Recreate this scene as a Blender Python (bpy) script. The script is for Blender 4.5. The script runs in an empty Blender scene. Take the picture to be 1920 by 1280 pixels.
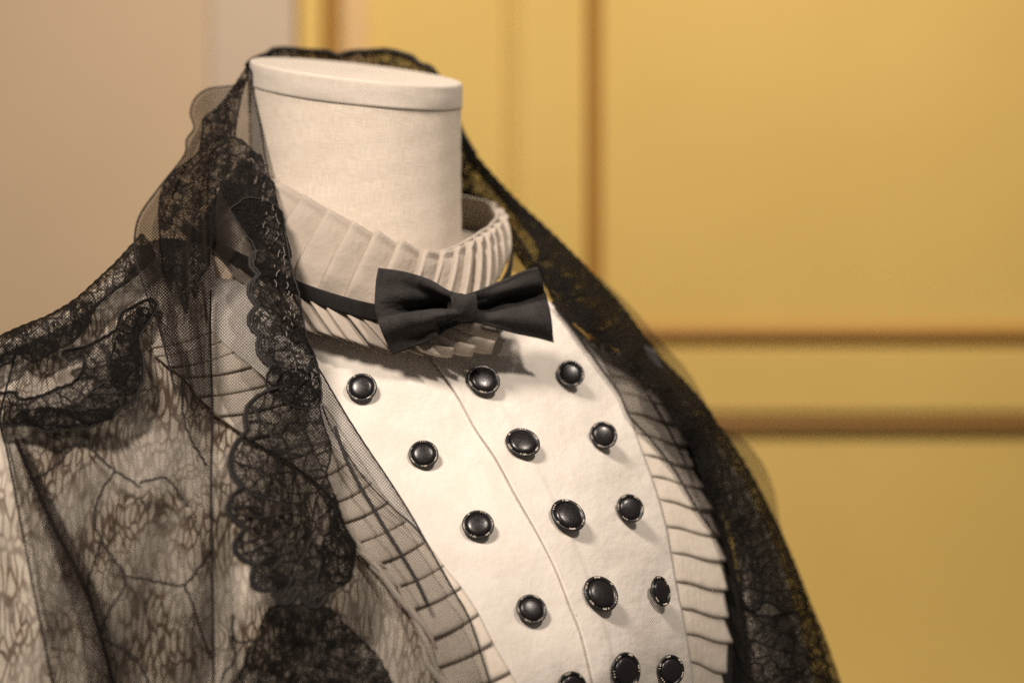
import bpy, bmesh, math, random
import numpy as np
from mathutils import Vector, Matrix, geometry
random.seed(7)
rad = math.radians

# ------------------------------------------------------------------ camera, light, exposure
scene = bpy.context.scene
col = scene.collection
Z0 = 1.35                       # height of the lens above the floor
CAM_D = 1.31                    # lens to the neck of the dress form (m)
FOCAL, SENSOR = 85.0, 36.0
ROLL = rad(0.7)
cam = bpy.data.cameras.new('camera'); cam_ob = bpy.data.objects.new('camera', cam); col.objects.link(cam_ob)
cam.lens = FOCAL; cam.sensor_width = SENSOR; cam.clip_start = 0.05; cam.clip_end = 60
cam_ob.matrix_world = Matrix.Translation((0, -CAM_D, Z0)) @ Matrix.Rotation(rad(90), 4, 'X') @ Matrix.Rotation(ROLL, 4, 'Z')
cam.dof.use_dof = True; cam.dof.focus_distance = 1.19; cam.dof.aperture_fstop = 3.9; cam.dof.aperture_blades = 9
scene.camera = cam_ob
world = bpy.data.worlds.new('World'); scene.world = world; world.use_nodes = True
bg = world.node_tree.nodes['Background']; bg.inputs[0].default_value = (1.0, 0.86, 0.72, 1); bg.inputs[1].default_value = 0.14

def spot(name, loc, target, watts, size, color, angle=60, blend=0.6):
    l = bpy.data.lights.new(name, 'SPOT'); l.energy = watts; l.shadow_soft_size = size; l.color = color
    l.spot_size = rad(angle); l.spot_blend = blend
    o = bpy.data.objects.new(name, l); col.objects.link(o); o.location = loc
    o.rotation_euler = (Vector(target) - Vector(loc)).to_track_quat('-Z', 'Y').to_euler(); o['kind'] = 'helper'
    return o
WARM = (1.0, 0.865, 0.75)
spot('gallery_spot_left', (-0.66, -1.22, Z0 + 1.30), (-0.05, -0.08, Z0 + 0.04), 178, 0.20, WARM, 27, 1.0)
spot('gallery_spot_right', (0.66, -0.85, Z0 + 1.22), (0.05, -0.08, Z0 + 0.03), 68, 0.08, WARM, 20, 1.0)
spot('gallery_spot_wall', (0.16, -0.50, Z0 + 1.85), (0.02, 1.0, Z0 + 0.14), 246, 0.12, (1.0, 0.88, 0.73), 58, 1.0)

scene.view_settings.view_transform = 'Standard'; scene.view_settings.look = 'None'
scene.view_settings.exposure = 0.0; scene.view_settings.gamma = 1.0; scene.view_settings.use_curve_mapping = False
scene.cycles.transparent_max_bounces = 24; scene.cycles.max_bounces = 6
scene.cycles.use_denoising = False; scene.cycles.denoiser = 'OPENIMAGEDENOISE'
scene.cycles.sample_clamp_indirect = 4.0

# ------------------------------------------------------------------ geometry helpers
RX = Vector((math.cos(ROLL), 0, math.sin(ROLL))); UP = Vector((-math.sin(ROLL), 0, math.cos(ROLL)))
CAMP = Vector((0, -CAM_D, Z0))
def P(px, py, d):
    """point in the room: d = mm behind (+) or before (-) the plane through the neck's axis"""
    t = CAM_D + d * 0.001
    k = SENSOR / FOCAL * t / 1920.0
    return CAMP + RX * ((px - 960) * k) + UP * ((640 - py) * k) + Vector((0, t, 0))

def sstep(x, a, b): 
    t = min(1, max(0, (x - a) / (b - a))); return t * t * (3 - 2 * t)
class TPS:
    """smooth depth of a draped surface through measured points"""
    def __init__(self, pts, lam=0.0):
        a = np.array(pts, float); self.c = a[:, :2] / 500.0; n = len(a)
        K = self.k(np.linalg.norm(self.c[:, None] - self.c[None], axis=2)) + lam * np.eye(n)
        Q = np.hstack([np.ones((n, 1)), self.c])
        A = np.block([[K, Q], [Q.T, np.zeros((3, 3))]])
        self.w = np.linalg.solve(A, np.concatenate([a[:, 2], np.zeros(3)]))
    @staticmethod
    def k(r): return np.where(r > 1e-9, r * r * np.log(np.maximum(r, 1e-9)), 0.0)
    def __call__(self, x, y):
        p = np.array([x, y]) / 500.0
        r = self.k(np.linalg.norm(self.c - p, axis=1))
        return float(r @ self.w[:-3] + self.w[-3] + self.w[-2] * p[0] + self.w[-1] * p[1])

def cr(pts, n):
    """resample a polyline as a smooth Catmull-Rom curve, even in arc length"""
    a = np.array(pts, float)
    if len(a) == 2: dense = np.linspace(a[0], a[1], 60)
    else:
        q = np.vstack([2 * a[0] - a[1], a, 2 * a[-1] - a[-2]]); dense = []
        for i in range(1, len(q) - 2):
            p0, p1, p2, p3 = q[i - 1], q[i], q[i + 1], q[i + 2]
            for t in np.linspace(0, 1, 16, endpoint=False):
                dense.append(0.5 * ((2 * p1) + (-p0 + p2) * t + (2 * p0 - 5 * p1 + 4 * p2 - p3) * t * t + (-p0 + 3 * p1 - 3 * p2 + p3) * t ** 3))
        dense.append(a[-1]); dense = np.array(dense)
    L = np.concatenate([[0], np.cumsum(np.linalg.norm(np.diff(dense[:, :2], axis=0), axis=1))])
    s = np.linspace(0, L[-1], n)
    return np.stack([np.interp(s, L, dense[:, j]) for j in range(dense.shape[1])], axis=1)

def link(name, me, mat, parent=None, smooth=True):
    o = bpy.data.objects.new(name, me); col.objects.link(o)
    if mat: me.materials.append(mat)
    if parent: o.parent = parent
    if smooth: me.polygons.foreach_set('use_smooth', [True] * len(me.polygons))
    return o
def mesh(name, verts, faces, mat, parent=None, uvs=None, smooth=True, attr=None):
    me = bpy.data.meshes.new(name); me.from_pydata([tuple(v) for v in verts], [], faces)
    if uvs is not None:
        lay = me.uv_layers.new(name='UVMap')
        idx = np.empty(len(me.loops), int); me.loops.foreach_get('vertex_index', idx)
        lay.data.foreach_set('uv', np.array(uvs, np.float32)[idx].ravel())
    if attr is not None:
        a = me.attributes.new('rim', 'FLOAT', 'POINT'); a.data.foreach_set('value', np.array(attr, np.float32))
    me.update()
    return link(name, me, mat, parent, smooth)
def solidify(o, mm, offset=0.0):
    m = o.modifiers.new('thickness', 'SOLIDIFY'); m.thickness = mm * 0.001; m.offset = offset; m.use_even_offset = False
    return o
def grid(name, G, mat, parent=None, closed_u=False, rim=None, uvscale=1000.0, planar=None):
    """G[i][j] of points; UV is arc length in mm unless planar gives (u, v) in mm"""
    nu, nv = len(G), len(G[0]); verts = [p for row in G for p in row]
    if planar is not None: uvs = [q for row in planar for q in row]
    else:
        U = [0.0]; 
        jm = nv // 2
        for i in range(1, nu): U.append(U[-1] + (G[i][jm] - G[i - 1][jm]).length)
        im = nu // 2; V = [0.0]
        for j in range(1, nv): V.append(V[-1] + (G[im][j] - G[im][j - 1]).length)
        uvs = [(U[i] * uvscale, V[j] * uvscale) for i in range(nu) for j in range(nv)]
    faces = []
    for i in range(nu if closed_u else nu - 1):
        k = (i + 1) % nu
        for j in range(nv - 1): faces.append((i * nv + j, k * nv + j, k * nv + j + 1, i * nv + j + 1))
    return mesh(name, verts, faces, mat, parent, uvs, True, rim)
def ruled(name, A, B, nu, nv, mat, parent, field=None, off=None, rimw=0.0, wob=None):
    """cloth spanned between two edges; depth from a field (mm) or from the edges' own third value"""
    a, b = cr(A, nu), cr(B, nu); G = []; rim = []; pl = []
    for i in range(nu):
        row = []; prow = []
        for j in range(nv):
            v = j / (nv - 1); q = a[i] * (1 - v) + b[i] * v; u = i / (nu - 1)
            x, y = q[0], q[1]
            if wob: dx, dy = wob(u, v); x += dx; y += dy
            d = field(x, y) if field else q[2]
            if off: d += off(u, v)
            row.append(P(x, y, d)); prow.append((x * 0.289, -y * 0.289))
            if rimw:
                w = np.hypot(*(a[i][:2] - b[i][:2])); e = min(v, 1 - v) * w; rim.append(max(0.0, 1 - e / rimw))
        G.append(row); pl.append(prow)
    return grid(name, G, mat, parent, rim=rim if rimw else None, planar=pl)
def scallop(poly, amp, pitch, seed=0):
    """break a traced outline into small lobes like the edge of a lace motif"""
    r = random.Random(seed); n = max(8, int(sum(math.dist(poly[i], poly[(i + 1) % len(poly)]) for i in range(len(poly))) / 4.0))
    c = cr(list(poly) + [poly[0]], n)[:-1]; out = []; ph = 0.0; m = len(c)
    for i in range(m):
        t = c[(i + 1) % m] - c[i - 1]; t = t / (np.linalg.norm(t) + 1e-9); nrm = np.array([t[1], -t[0]])
        ph += np.linalg.norm(c[i] - c[i - 1]) / pitch * math.pi * r.uniform(0.7, 1.3)
        out.append(c[i] + nrm * amp * (abs(math.sin(ph)) - 0.5))
    return out
def fill(name, poly, mat, parent, field, off=0.0, step=9.0, rimw=9.0, jitter=0.0):
    """a sheet with a traced outline laid over a draped surface"""
    pts = [np.array(p[:2], float) for p in poly]; n = len(pts)
    xs = [p[0] for p in pts]; ys = [p[1] for p in pts]
    A = np.array(pts); Bn = np.roll(A, -1, axis=0)
    def inside(x, y):
        c = ((A[:, 1] > y) != (Bn[:, 1] > y)) & (x < (Bn[:, 0] - A[:, 0]) * (y - A[:, 1]) / (Bn[:, 1] - A[:, 1] + 1e-12) + A[:, 0])
        return c.sum() % 2 == 1
    def edist(x, y):
        p = np.array([x, y]); ab = Bn - A; t = np.clip(((p - A) * ab).sum(1) / ((ab * ab).sum(1) + 1e-9), 0, 1)
        return np.sqrt((((A + ab * t[:, None]) - p) ** 2).sum(1).min())
    V = [Vector((p[0], p[1])) for p in pts]
    y = min(ys) + step * 0.5; k = 0
    while y < max(ys):
        x = min(xs) + (step * 0.5 if k % 2 else 0)
        while x < max(xs):
            if inside(x, y) and edist(x, y) > step * 0.45: V.append(Vector((x, y)))
            x += step
        y += step * 0.87; k += 1
    vo, eo, fo, *_ = geometry.delaunay_2d_cdt(V, [(i, (i + 1) % n) for i in range(n)], [], 1, 1e-4)
    verts, uvs, rim = [], [], []
    for v in vo:
        d = field(v.x, v.y) + (off(v.x, v.y) if callable(off) else off)
        verts.append(P(v.x, v.y, d)); uvs.append((v.x * 0.289, -v.y * 0.289)); rim.append(max(0.0, 1 - edist(v.x, v.y) / rimw))
    return mesh(name, verts, [tuple(reversed(f)) for f in fo], mat, parent, uvs, True, rim)
def tube3(name, pts, r, mat, parent, seg=6, closed=False, taper=None):
    pts = [Vector(p) for p in pts]; n = len(pts); G = []; ref = Vector((0.13, -1, 0.21)).normalized()
    for i in range(n):
        t = (pts[min(i + 1, n - 1)] - pts[max(i - 1, 0)]) if not closed else pts[(i + 1) % n] - pts[i - 1]
        t.normalize(); a = t.cross(ref); a.normalize(); b = t.cross(a); rr = r if taper is None else r * taper(i / (n - 1))
        G.append([pts[i] + (a * math.cos(q) + b * math.sin(q)) * rr for q in [2 * math.pi * s / seg for s in range(seg + 1)]])
    return grid(name, G, mat, parent, closed_u=closed)
def cord(name, poly, field, off, r, mat, parent, n=None, closed=False, wob=0.0, seed=0):
    rr = random.Random(seed)
    c = cr(list(poly) + ([poly[0]] if closed else []), n or max(8, int(sum(math.dist(poly[i][:2], poly[i + 1][:2]) for i in range(len(poly) - 1)) / 7)))
    if closed: c = c[:-1]
    pts = [P(q[0] + rr.uniform(-wob, wob), q[1] + rr.uniform(-wob, wob), (field(q[0], q[1]) if field else q[2]) + off) for q in c]
    return tube3(name, pts, r, mat, parent, closed=closed)
def empty(name, loc, label=None, cat=None):
    o = bpy.data.objects.new(name, None); col.objects.link(o); o.location = (0, 0, 0); o.empty_display_size = 0.05
    if label: o['label'] = label; o['category'] = cat
    return o

# ------------------------------------------------------------------ materials
class N:
    def __init__(self, name):
        self.m = bpy.data.materials.new(name); self.m.use_nodes = True; self.t = self.m.node_tree; self.b = self.t.nodes['Principled BSDF']
        self.out = self.t.nodes['Material Output']
    def n(self, kind, **kw):
        x = self.t.nodes.new(kind)
        for k, v in kw.items():
            if k.startswith('i_'):
                key = k[2:]; key = int(key) if key.isdigit() else key.replace('_', ' ')
                self.put(x.inputs[key], v)
            else: setattr(x, k, v)
        return x
    def put(self, sock, v):
        if isinstance(v, bpy.types.NodeSocket): self.t.links.new(v, sock)
        else: sock.default_value = v
    def math(self, op, a, b=0.0, c=None, clamp=False):
        x = self.n('ShaderNodeMath', operation=op, use_clamp=clamp); self.put(x.inputs[0], a); self.put(x.inputs[1], b)
        if c is not None: self.put(x.inputs[2], c)
        return x.outputs[0]
    def mix(self, f, a, b):
        x = self.n('ShaderNodeMix', data_type='RGBA'); self.put(x.inputs[0], f); self.put(x.inputs[6], a); self.put(x.inputs[7], b); return x.outputs[2]
    def ramp(self, v, lo, hi, a=0.0, b=1.0):
        x = self.n('ShaderNodeMapRange', interpolation_type='SMOOTHSTEP'); self.put(x.inputs[0], v)
        for i, q in enumerate((lo, hi, a, b)): self.put(x.inputs[i + 1], q)
        return x.outputs[0]
    def uv(self, sx=1.0, sy=1.0, rot=0.0):
        u = self.n('ShaderNodeUVMap'); mp = self.n('ShaderNodeMapping'); mp.vector_type = 'POINT'
        self.put(mp.inputs[0], u.outputs[0]); mp.inputs['Scale'].default_value = (sx, sy, 1); mp.inputs['Rotation'].default_value = (0, 0, rot)
        return mp.outputs[0]
    def noise(self, vec, scale, detail=3, rough=0.55, dist=0.0):
        return self.n('ShaderNodeTexNoise', i_Vector=vec, i_Scale=scale, i_Detail=detail, i_Roughness=rough, i_Distortion=dist).outputs[0]
    def vor(self, vec, scale, feature='F1', rnd=1.0):
        x = self.n('ShaderNodeTexVoronoi', feature=feature, i_Vector=vec, i_Scale=scale, i_Randomness=rnd); return x
    def wave(self, vec, scale, direction='X', dist=0.0):
        return self.n('ShaderNodeTexWave', bands_direction=direction, i_Vector=vec, i_Scale=scale, i_Distortion=dist, i_Detail=2.0, i_Detail_Scale=0.6).outputs[1]
    def bump(self, h, dist, strength=1.0):
        x = self.n('ShaderNodeBump', i_Height=h, i_Distance=dist, i_Strength=strength); self.t.links.new(x.outputs[0], self.b.inputs['Normal']); return x
    def set(self, **kw):
        for k, v in kw.items(): self.put(self.b.inputs[k.replace('_', ' ')], v)
        return self.m

def cloth(name, c1, c2, pitch=0.75, weave=0.22, wrinkle=0.6, rough=0.85, sheen=0.15, slub=0.25, mott=0.35, twill=False, spec=0.2):
    k = N(name); p = k.uv()
    sc = 1.0 / pitch / 3.1416 * 1.0
    if twill:
        h = k.wave(k.uv(1, 1, rad(38)), 1 / pitch / 3.2, 'X', 0.8)
    else:
        h = k.math('MULTIPLY', k.math('ADD', k.wave(p, 1 / pitch / 3.2, 'X', 1.2), k.wave(p, 1 / pitch / 3.2, 'Y', 1.2)), 0.5)
    hs = k.noise(k.uv(0.12, 1.6), 1.1, 2)      # slubs along the weft
    vs = k.noise(k.uv(1.6, 0.12), 1.1, 2)
    sl = k.math('MULTIPLY', k.math('ADD', hs, vs), 0.5)
    big = k.noise(p, 0.045, 4)
    fine = k.noise(p, 1.7, 2)
    f = k.math('ADD', k.math('MULTIPLY', k.ramp(sl, 0.35, 0.65), slub), k.math('ADD', k.math('MULTIPLY', k.ramp(big, 0.35, 0.7), mott), k.math('ADD', k.math('MULTIPLY', fine, 0.15), k.math('MULTIPLY', h, weave))))
    colr = k.mix(k.math('MULTIPLY', f, 0.9, clamp=True), c1 + (1,), c2 + (1,))
    hh = k.math('ADD', k.math('MULTIPLY', h, 0.10), k.math('ADD', k.math('MULTIPLY', sl, 0.18), k.math('MULTIPLY', k.noise(p, 0.07, 3), wrinkle)))
    k.bump(hh, 0.0010, 0.6)
    k.set(Base_Color=colr, Roughness=rough, Sheen_Weight=sheen, Specular_IOR_Level=spec)
    k.b.inputs['Sheen Roughness'].default_value = 0.5
    return k.m
LINEN = cloth('linen_of_the_dress_form', (0.86, 0.785, 0.69), (0.60, 0.505, 0.40), pitch=1.25, weave=0.46, slub=0.55, mott=0.12, wrinkle=0.15)
LINENTOP = cloth('smooth_linen_cap', (0.74, 0.675, 0.595), (0.54, 0.47, 0.39), pitch=1.4, weave=0.36, slub=0.45, mott=0.15, wrinkle=0.3, twill=True)
BLOUSE = cloth('ivory_cotton', (0.77, 0.725, 0.665), (0.60, 0.54, 0.47), pitch=0.9, weave=0.20, slub=0.22, mott=0.34, wrinkle=2.4, twill=True, sheen=0.1)
PLEATC = cloth('ivory_cotton_pleats', (0.72, 0.65, 0.56), (0.52, 0.445, 0.36), pitch=0.9, weave=0.22, slub=0.2, mott=0.35, wrinkle=1.4, twill=True, sheen=0.1)
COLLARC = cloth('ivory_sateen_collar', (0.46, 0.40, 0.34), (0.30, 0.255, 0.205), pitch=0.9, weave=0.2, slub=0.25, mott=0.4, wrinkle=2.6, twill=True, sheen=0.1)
BLACKC = cloth('black_cotton', (0.016, 0.0148, 0.0148), (0.046, 0.042, 0.041), pitch=1.1, weave=0.4, slub=0.5, mott=0.5, wrinkle=4.0, sheen=0.04, rough=0.95, spec=0.08)
RIBBON = cloth('black_ribbon', (0.010, 0.009, 0.009), (0.028, 0.025, 0.024), pitch=0.8, weave=0.3, slub=0.4, mott=0.6, wrinkle=0.8, sheen=0.04, rough=0.95, spec=0.08)
BLACKV = cloth('black_bodice_cloth', (0.006, 0.005, 0.005), (0.022, 0.018, 0.015), pitch=0.8, weave=0.3, slub=0.6, mott=0.3, wrinkle=0.5, sheen=0.1, rough=0.9)
k = N('thread'); THREAD = k.set(Base_Color=(0.30, 0.22, 0.14, 1), Roughness=0.9)
k = N('pale_thread'); PALETHREAD = k.set(Base_Color=(0.70, 0.60, 0.48, 1), Roughness=0.9)

def print_mat():
    k = N('bark_print_silk'); p0 = k.uv()
    nz = k.n('ShaderNodeTexNoise', i_Vector=p0, i_Scale=0.035, i_Detail=1.5).outputs[1]
    off = k.n('ShaderNodeVectorMath', operation='SCALE', i_0=nz); off.inputs['Scale'].default_value = 7.0
    p = k.n('ShaderNodeVectorMath', operation='ADD', i_0=p0, i_1=off.outputs[0]).outputs[0]
    mp = k.n('ShaderNodeMapping', i_Vector=p); mp.inputs['Scale'].default_value = (1 / 3.5, 1 / 21.0, 1)
    e = k.vor(mp.outputs[0], 1.0, 'DISTANCE_TO_EDGE').outputs[0]
    mp2 = k.n('ShaderNodeMapping', i_Vector=p); mp2.inputs['Scale'].default_value = (1 / 2.2, 1 / 12.0, 1)
    e2 = k.vor(mp2.outputs[0], 1.0, 'DISTANCE_TO_EDGE').outputs[0]
    line = k.ramp(e, 0.03, 0.22, 1.0, 0.0)
    fl = k.math('MULTIPLY', k.ramp(e2, 0.03, 0.2, 1.0, 0.0), 0.22)
    patch = k.ramp(k.noise(p0, 0.03, 3), 0.38, 0.62, 0.40, 0.95)
    a = k.math('MULTIPLY', k.math('MAXIMUM', line, fl), patch, clamp=True)
    base = k.mix(k.ramp(k.noise(p0, 0.03, 3), 0.35, 0.7), (0.86, 0.775, 0.66, 1), (0.78, 0.67, 0.53, 1))
    c = k.mix(a, base, (0.13, 0.085, 0.055, 1))
    k.bump(k.noise(p0, 0.16, 3), 0.0012, 0.5)
    return k.set(Base_Color=c, Roughness=0.8, Sheen_Weight=0.1, Specular_IOR_Level=0.25)
PRINT = print_mat()

def net_alpha(k, pitch, cover):
    """two families of diagonal threads: the mesh of a bobbin net"""
    a = k.wave(k.uv(1, 0.8, rad(52)), 1 / pitch / 3.2, 'X', 0.6); b = k.wave(k.uv(1, 0.8, rad(-52)), 1 / pitch / 3.2, 'X', 0.6)
    m = k.math('MAXIMUM', a, b)
    lo = 1.0 - cover
    return k.ramp(m, lo - 0.12, lo + 0.12)
def tulle(name, pitch=1.12, cover=0.34, c=(0.015, 0.011, 0.009), veil=0.03):
    k = N(name); na = net_alpha(k, pitch, cover)
    cl = k.ramp(k.noise(k.uv(), 0.05, 2), 0.3, 0.7, -0.04, 0.06)
    a = k.math('ADD', k.math('MULTIPLY', na, 0.70), k.math('ADD', cl, veil), clamp=True)
    return k.set(Base_Color=c + (1,), Roughness=0.8, Alpha=a, Specular_IOR_Level=0.1)
TULLE = tulle('black_tulle')
TULLE2 = tulle('black_tulle_thin', cover=0.25, veil=-0.02)
TULLE3 = tulle('black_tulle_doubled', cover=0.42, veil=0.16)
def lace(name, hole=0.55, c=(0.0065, 0.0055, 0.005), cell=9.0, open_=0.30):
    """rim attribute keeps the worked edge solid; inside, filled leaves, veins and open net"""
    k = N(name); p0 = k.uv(); na = net_alpha(k, 1.12, 0.4)
    nz = k.n('ShaderNodeTexNoise', i_Vector=p0, i_Scale=0.10, i_Detail=2.0).outputs[1]
    off = k.n('ShaderNodeVectorMath', operation='SCALE', i_0=nz); off.inputs['Scale'].default_value = cell * 0.9
    p = k.n('ShaderNodeVectorMath', operation='ADD', i_0=p0, i_1=off.outputs[0]).outputs[0]
    e = k.vor(p, 1 / cell, 'DISTANCE_TO_EDGE').outputs[0]
    vein = k.ramp(e, 0.03, 0.12, 1.0, 0.0)
    v3 = k.vor(p, 1 / 2.4, 'DISTANCE_TO_EDGE').outputs[0]
    tw = k.ramp(v3, 0.04, 0.17, 0.85, 0.0)
    n1 = k.noise(p, 0.17, 4, 0.62); n2 = k.noise(p0, 0.50, 3, 0.6)
    mixn = k.math('ADD', k.math('MULTIPLY', n1, 0.72), k.math('MULTIPLY', n2, 0.28))
    opened = k.ramp(mixn, hole - 0.035, hole + 0.05)
    inside = k.math('MAXIMUM', k.math('MULTIPLY', na, 0.5), k.math('MAXIMUM', tw, open_))
    a1 = k.math('ADD', k.math('MULTIPLY', opened, inside), k.math('MULTIPLY', k.math('SUBTRACT', 1.0, opened), 0.965))
    rim = k.n('ShaderNodeAttribute', attribute_name='rim').outputs['Fac']
    a3 = k.math('MAXIMUM', k.math('MAXIMUM', a1, k.math('MULTIPLY', vein, 0.93)), k.math('MULTIPLY', k.ramp(rim, 0.25, 0.75), 0.97), clamp=True)
    k.bump(k.math('ADD', k.noise(p0, 0.9, 3, 0.7), k.math('ADD', k.math('MULTIPLY', vein, 0.8), k.math('MULTIPLY', k.math('SUBTRACT', 1.0, opened), 0.5))), 0.0016, 0.9)
    cc = k.mix(k.ramp(k.noise(p0, 0.75, 3, 0.75), 0.52, 0.74), c + (1,), (c[0] * 5, c[1] * 4.8, c[2] * 4.6, 1))  # lighter flecks put thread highlights into the lace colour
    return k.set(Base_Color=cc, Roughness=0.75, Alpha=a3, Specular_IOR_Level=0.12)
LACE = lace('black_lace', 0.375, open_=0.16)
LACED = lace('black_lace_dense', 0.475)
LACEF = lace('black_lace_far_shaded', 0.56, c=(0.004, 0.0034, 0.003))  # far-side lace: its weaker light is put into a blacker colour
LACEG = lace('black_lace_far_open_shaded', 0.41, c=(0.004, 0.0034, 0.003), open_=0.12)  # open lace with the same far-side shade in its colour
LACEO = lace('black_lace_open', 0.42, cell=8.0)
k = N('black_cord'); CORD = k.set(Base_Color=(0.022, 0.019, 0.018, 1), Roughness=0.7, Specular_IOR_Level=0.3)
k = N('black_silk_thread'); SILK = k.set(Base_Color=(0.10, 0.085, 0.075, 1), Roughness=0.45)
k = N('black_glass'); g = k.noise(k.n('ShaderNodeTexCoord').outputs['Object'], 900, 3)
GLASS = k.set(Base_Color=(0.012, 0.010, 0.011, 1), Roughness=k.ramp(g, 0.3, 0.7, 0.22, 0.36), Specular_IOR_Level=0.45)
k = N('black_rim'); RIM = k.set(Base_Color=(0.010, 0.009, 0.009, 1), Roughness=0.35, Specular_IOR_Level=0.5)
k = N('worn_silver'); SILVER = k.set(Base_Color=(0.72, 0.65, 0.55, 1), Metallic=0.3, Roughness=0.35)

def paint(name, c, c2, bump=0.3):
    k = N(name); p = k.n('ShaderNodeTexCoord').outputs['Object']
    cc = k.mix(k.ramp(k.noise(p, 3.0, 4), 0.3, 0.7), c + (1,), c2 + (1,)); k.bump(k.noise(p, 60, 3), 0.001, bump)
    return k.set(Base_Color=cc, Roughness=0.5, Specular_IOR_Level=0.35)
YELLOW = paint('ochre_yellow_paint', (0.71, 0.495, 0.155), (0.67, 0.46, 0.135))
OCHRE = paint('brown_ochre_line', (0.44, 0.23, 0.05), (0.40, 0.205, 0.042))
OCHRED = paint('dark_ochre_line', (0.29, 0.145, 0.03), (0.26, 0.125, 0.025))
PEACH = paint('pale_peach_paint', (0.70, 0.47, 0.23), (0.67, 0.44, 0.21))
TAUPE = paint('taupe_wall_paint', (0.60, 0.445, 0.30), (0.57, 0.42, 0.28))
TAUPE2 = paint('rosy_taupe_paint', (0.58, 0.46, 0.36), (0.56, 0.44, 0.34))
# ------------------------------------------------------------------ setting: panelled wall far behind, plain wall beside it
WD = 1000.0
def slab(name, x0, x1, y0, y1, d0, d1, mat, parent=None, bev=0.003):
    a, b = P(x0, y1, d0), P(x1, y0, d0)
    v = []
    for yy in (d0, d1):
        off = Vector((0, (yy - d0) * 0.001, 0))
        c = [P(x0, y1, d0), P(x1, y1, d0), P(x1, y0, d0), P(x0, y0, d0)]
        v += [q + off for q in c]
    bm = bmesh.new(); vs = [bm.verts.new(q) for q in v]
    for f in ((0, 1, 2, 3), (7, 6, 5, 4), (0, 4, 5, 1), (1, 5, 6, 2), (2, 6, 7, 3), (3, 7, 4, 0)): bm.faces.new([vs[i] for i in f])
    bmesh.ops.recalc_face_normals(bm, faces=bm.faces)
    if bev: bmesh.ops.bevel(bm, geom=list(bm.edges), offset=bev, segments=2, affect='EDGES')
    me = bpy.data.meshes.new(name); bm.to_mesh(me); bm.free()
    return link(name, me, mat, parent, False)
def bead(name, pts, width, depth, d, mat, parent):
    """half round moulding along a line on the wall"""
    pp = [P(x, y, d) for x, y in pts]; t = (pp[1] - pp[0]).normalized(); n = Vector((0, -1, 0)); s = t.cross(n)
    G = [[q + s * (math.cos(a) * width * 0.5) + n * (math.sin(a) * depth) for a in [math.pi * i / 12 for i in range(13)]] for q in pp]
    return grid(name, G, mat, parent)
wall = slab('wall_panelled', 556, 4600, -900, 2200, WD, WD + 60, YELLOW, None, 0); wall['kind'] = 'structure'
side = slab('wall_plain', -2800, 552, -900, 2200, WD - 40, WD + 20, TAUPE, None, 0); side['kind'] = 'structure'
slab('pilaster', 394, 550, -890, 2190, WD - 46, WD - 41, TAUPE2, side, 0.002)
slab('door_stile', 560, 602, -890, 2190, WD - 22, WD - 1, YELLOW, wall)
bead('moulding', [(620, -890), (620, 2190)], 0.014, 0.010, WD - 1, OCHRE, wall)
slab('door_stile', 640, 690, -890, 2190, WD - 16, WD - 1, PEACH, wall)
slab('door_stile', 965, 1092, -890, 2190, WD - 12, WD - 1, YELLOW, wall, 0.006)
bead('moulding', [(955, -890), (955, 2190)], 0.010, 0.005, WD - 1, YELLOW, wall)
bead('moulding', [(1114, -890), (1114, 628)], 0.017, 0.010, WD - 1, OCHRE, wall)
bead('moulding', [(1122, 624), (4500, 624)], 0.017, 0.010, WD - 1, OCHRE, wall)
slab('door_rail', 1096, 4500, 650, 776, WD - 6, WD - 1, YELLOW, wall, 0.003)
bead('moulding', [(1114, 800), (1114, 2190)], 0.017, 0.010, WD - 1, OCHRE, wall)
bead('moulding', [(1122, 797), (4500, 797)], 0.015, 0.008, WD - 1, OCHRED, wall)

# ------------------------------------------------------------------ dress form
form = empty('dress_form', (0, 0, 0), 'cream linen tailor\'s dress form with a flat capped neck', 'dress form')
def ring(cx, cy, rpx, d, n, tiltx=0.0, tilty=0.0, ry=1.0):
    c = P(cx, cy, d); r = rpx * 0.000289; out = []
    for i in range(n):
        a = 2 * math.pi * i / n; wb = 1 + 0.0022 * math.sin(5 * a + cy) + 0.0016 * math.sin(11 * a + 1.7) + 0.001 * math.sin(23 * a); x = math.cos(a) * r * wb; y = -math.sin(a) * r * ry * wb
        out.append(c + RX * x + Vector((0, y, 0)) + UP * (-x * tiltx + y * tilty))
    return out
def rings(name, R, mat, parent, cap=False, vscale=None):
    n = len(R[0]); verts = [p for r in R for p in r]; faces = []; uvs = []
    acc = 0
    V = [0.0]
    for i in range(1, len(R)): V.append(V[-1] + max((R[i][n // 4] - R[i - 1][n // 4]).length, 1e-5))
    # seam kept at the back
    verts = []; 
    for i, r in enumerate(R):
        for j in range(n + 1):
            jj = (j + n * 3 // 4) % n; verts.append(r[jj]); uvs.append((j / n * 360.0, -V[i] * 1000))
    m = n + 1
    for i in range(len(R) - 1):
        for j in range(n): faces.append((i * m + j, (i + 1) * m + j, (i + 1) * m + j + 1, i * m + j + 1))
    o = mesh(name, verts, faces, mat, parent, uvs)
    return o
TX, TY = 0.114, 0.180       # the cap slopes down to the front and right
NR = []
for t in np.linspace(0, 1, 26):
    cy = 172 + t * 420; rp = 196.3 + 4 * t + 52 * max(0, t - 0.35) ** 1.6; cx = 668 - 3 * t - 34 * max(0, t - 0.35) ** 1.5
    NR.append(ring(cx, cy, rp, 0 + 4 * t, 96, TX * (1 - 0.2 * t), TY * (1 - 0.2 * t)))
rings('neck', NR, LINEN, form)
capo = []
for (rp, dy) in ((193, 53), (197.4, 52.5), (198.9, 50), (199.3, 46), (199.0, 24), (198.8, 8), (198.2, 3.6), (196.4, 1.0), (193.5, 0.0)):
    capo.append(ring(668, 133 + dy * 0.90, rp, 0, 96, TX, TY))
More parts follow.
